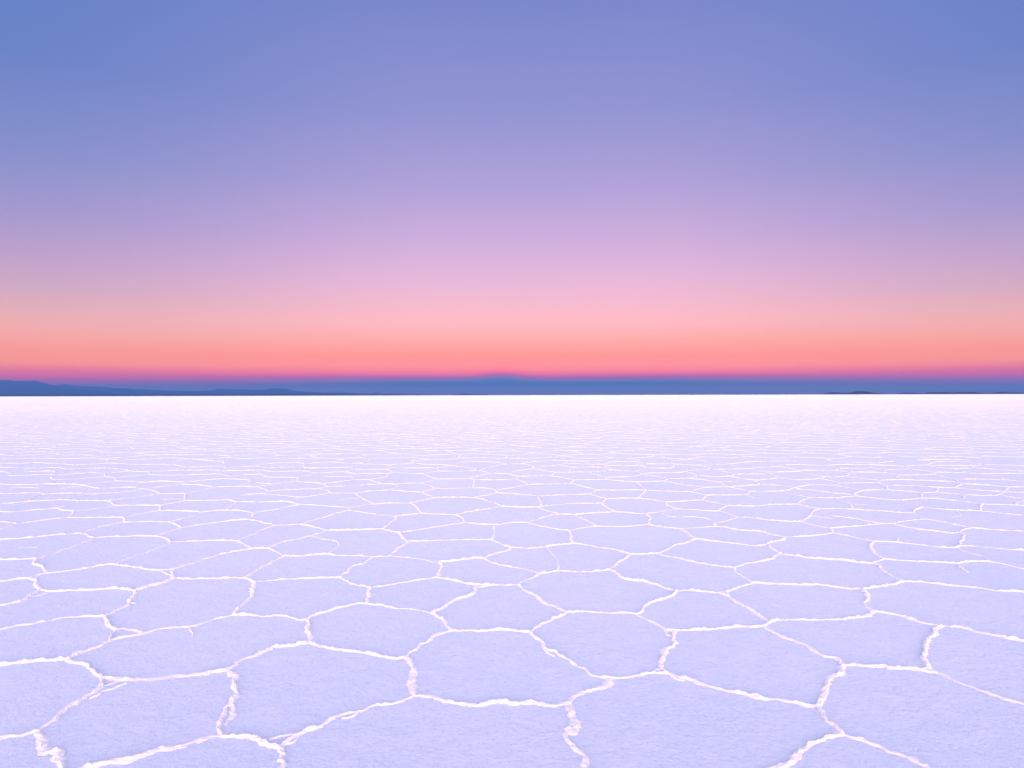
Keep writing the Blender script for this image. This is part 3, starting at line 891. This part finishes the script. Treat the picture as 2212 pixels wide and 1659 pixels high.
# ------------------------------------------------------------------ sky and sun
def pchip_stops(table, n=31):
    """(elevation deg, srgb) -> colour-ramp stops over sqrt(el/90), sampled smoothly"""
    ts = np.array([math.sqrt(e / 90) for e, _ in table]); cs = np.array([c for _, c in table])
    # dense where the colours change fastest
    dens = np.concatenate([np.linspace(0, ts[-1], 9)[:9], ts])
    u = np.unique(np.round(dens, 4))
    if len(u) > 32:
        u = np.unique(np.concatenate([ts, np.linspace(0, ts[-1], 32 - len(ts) + 2)]).round(4))[:32]
    m = np.gradient(cs, ts, axis=0)
    out = []
    for t in u:
        k = min(max(np.searchsorted(ts, t) - 1, 0), len(ts) - 2)
        h = ts[k + 1] - ts[k]; f = (t - ts[k]) / h
        c = ((2 * f**3 - 3 * f**2 + 1) * cs[k] + (f**3 - 2 * f**2 + f) * h * m[k] * .6
             + (-2 * f**3 + 3 * f**2) * cs[k + 1] + (f**3 - f**2) * h * m[k + 1] * .6)
        out.append((float(t), tuple(np.clip(c * 2.0 ** -EXPOSURE, 0, 1))))       # dusk: the picture is exposed up
    return out


# measured sky colours, linear, before the air in front of them: (elevation in degrees, rgb)
SKY_CENTRE = [(0, (0.9221, 0.7626, 0.8837)), (0.5, (0.9221, 0.7626, 0.8837)), (0.95, (0.1618, 0.4079, 0.6229)), (1.2, (0.6392, 0.3917, 0.4303)), (1.45, (1.4640, 0.0735, 0.4264)), (1.8, (2.6842, 0.2894, 0.0877)), (2.3, (2.5386, 0.4807, 0.1248)), (3.2, (1.9871, 0.4646, 0.1507)), (4.4, (1.6323, 0.5724, 0.3125)), (5.9, (1.4671, 0.6495, 0.5682)), (7.5, (1.2395, 0.6187, 0.6675)), (9.7, (0.9821, 0.5700, 0.7567)), (13, (0.7173, 0.4770, 0.7609)), (17, (0.4895, 0.3931, 0.7158)), (22.5, (0.3209, 0.3171, 0.6682)), (30, (0.2122, 0.2542, 0.6105)), (45, (0.1620, 0.2307, 0.6105)), (90, (0.1413, 0.2159, 0.5776))]
SKY_EDGE = [(0, (1.4665, 0.8667, 0.2995)), (0.5, (1.4665, 0.8667, 0.2995)), (0.8, (1.8815, 0.2144, 0.0000)), (1.05, (2.3080, 0.0000, 0.0000)), (1.4, (2.5939, 0.1206, 0.0000)), (1.8, (2.2843, 0.2435, 0.0000)), (2.3, (2.2295, 0.5044, 0.0000)), (3.2, (1.7615, 0.4795, 0.1138)), (4.4, (1.4408, 0.5519, 0.3359)), (5.9, (1.0776, 0.5429, 0.4587)), (7.5, (0.7964, 0.4711, 0.5543)), (9.7, (0.6012, 0.4043, 0.6201)), (13, (0.3890, 0.3344, 0.6323)), (17, (0.2454, 0.2854, 0.6096)), (22.5, (0.1519, 0.2330, 0.5786)), (30, (0.1221, 0.2159, 0.5647)), (45, (0.1221, 0.2086, 0.5776)), (90, (0.1413, 0.2159, 0.5776))]
BUMP_H, EDGE_C = .36, 2.0
NISHITA = (.308, .180, .140)
SUN_E, SUN_ANGLE, SUN_COL = 0.165, 25.0, (1.0, .60, .74)
EXPOSURE = 2.4


w = bpy.data.worlds.new('World'); scene.world = w; w.use_nodes = True
t = NT(w.node_tree)
dirv = t.n('ShaderNodeTexCoord').outputs['Generated']
sx = t.n('ShaderNodeSeparateXYZ', {0: dirv})
X, Y, Z = sx.outputs
az = t.m('MULTIPLY', t.m('ARCTAN2', X, Y), 57.29578)
el = t.m('MULTIPLY', t.m('ARCSINE', Z), 57.29578)
# shadow of the volcano behind the viewer: a low bump on the earth's shadow
g = t.m('DIVIDE', t.m('ADD', az, .9), 1.9)
bump = t.m('MULTIPLY', t.m('EXPONENT', t.m('MULTIPLY', t.m('MULTIPLY', g, g), -1.0)), BUMP_H)
fadeb = t.mapr(el, .6, 4.0, 1, 0, True)
el2 = t.m('SUBTRACT', el, t.m('MULTIPLY', bump, fadeb))
# thin streaks in the belt
stv = t.n('ShaderNodeCombineXYZ', {0: t.m('MULTIPLY', az, .06), 1: t.m('MULTIPLY', el, 2.2), 2: 0.0}).outputs[0]
st = t.n('ShaderNodeTexNoise', {'Vector': stv, 'Scale': 1.0, 'Detail': 2.0}).outputs[0]
el2 = t.m('ADD', el2, t.m('MULTIPLY', t.m('MULTIPLY', t.m('SUBTRACT', st, .5), .5), t.mapr(el, .6, 3.0, 1, 0, True)))
el2 = t.m('MAXIMUM', el2, t.m('MINIMUM', el, 1.0))
tt = t.m('SQRT', t.m('DIVIDE', t.m('MAXIMUM', el2, 0.0), 90.0))
cen = t.ramp(tt, pchip_stops(SKY_CENTRE)); edg = t.ramp(tt, pchip_stops(SKY_EDGE))
fe = t.mapr(t.m('ABSOLUTE', t.m('ADD', az, -EDGE_C)), 6.0, 43.0, 0, 1, True)
front = t.mix(fe, cen, edg)
ns = t.n('ShaderNodeTexSky', sky_type='NISHITA'); ns.sun_disc = False
ns.sun_elevation = math.radians(SUN_ELEV); ns.sun_rotation = math.radians(SUN_AZ); ns.altitude = 3600
nsk = t.mix(1.0, ns.outputs[0], NISHITA, 'MULTIPLY')
back = t.mapr(Y, .66, -.25, 0, 1, True)
bg = t.n('ShaderNodeBackground', {'Color': t.mix(back, front, nsk), 'Strength': 1.0})
t.n('ShaderNodeOutputWorld', {'Surface': bg.outputs[0]})

sl = bpy.data.lights.new('sunset_glow', 'SUN'); sl.energy = SUN_E; sl.angle = math.radians(SUN_ANGLE); sl.color = SUN_COL
so = bpy.data.objects.new('sunset_glow', sl); col.objects.link(so)
a, e = math.radians(SUN_AZ), math.radians(SUN_ELEV)
dirn = Vector((math.sin(a) * math.cos(e), math.cos(a) * math.cos(e), math.sin(e)))
so.rotation_euler = dirn.to_track_quat('Z', 'Y').to_euler()
so.location = (0, -6, 4)

# ------------------------------------------------------------------ camera and output
cd = bpy.data.cameras.new('camera'); cd.sensor_width = 36; cd.lens = 24.0; cd.clip_start = .05; cd.clip_end = 200000
cam = bpy.data.objects.new('camera', cd); col.objects.link(cam); scene.camera = cam
R = Matrix.Rotation(math.radians(90) + .01623, 4, 'X') @ Matrix.Rotation(-.00238, 4, 'Z')
cam.rotation_euler = R.to_euler(); cam.location = (0, 0, 1.6)
scene.view_settings.view_transform = 'Standard'; scene.view_settings.look = 'None'
scene.view_settings.exposure = EXPOSURE; scene.view_settings.gamma = 1
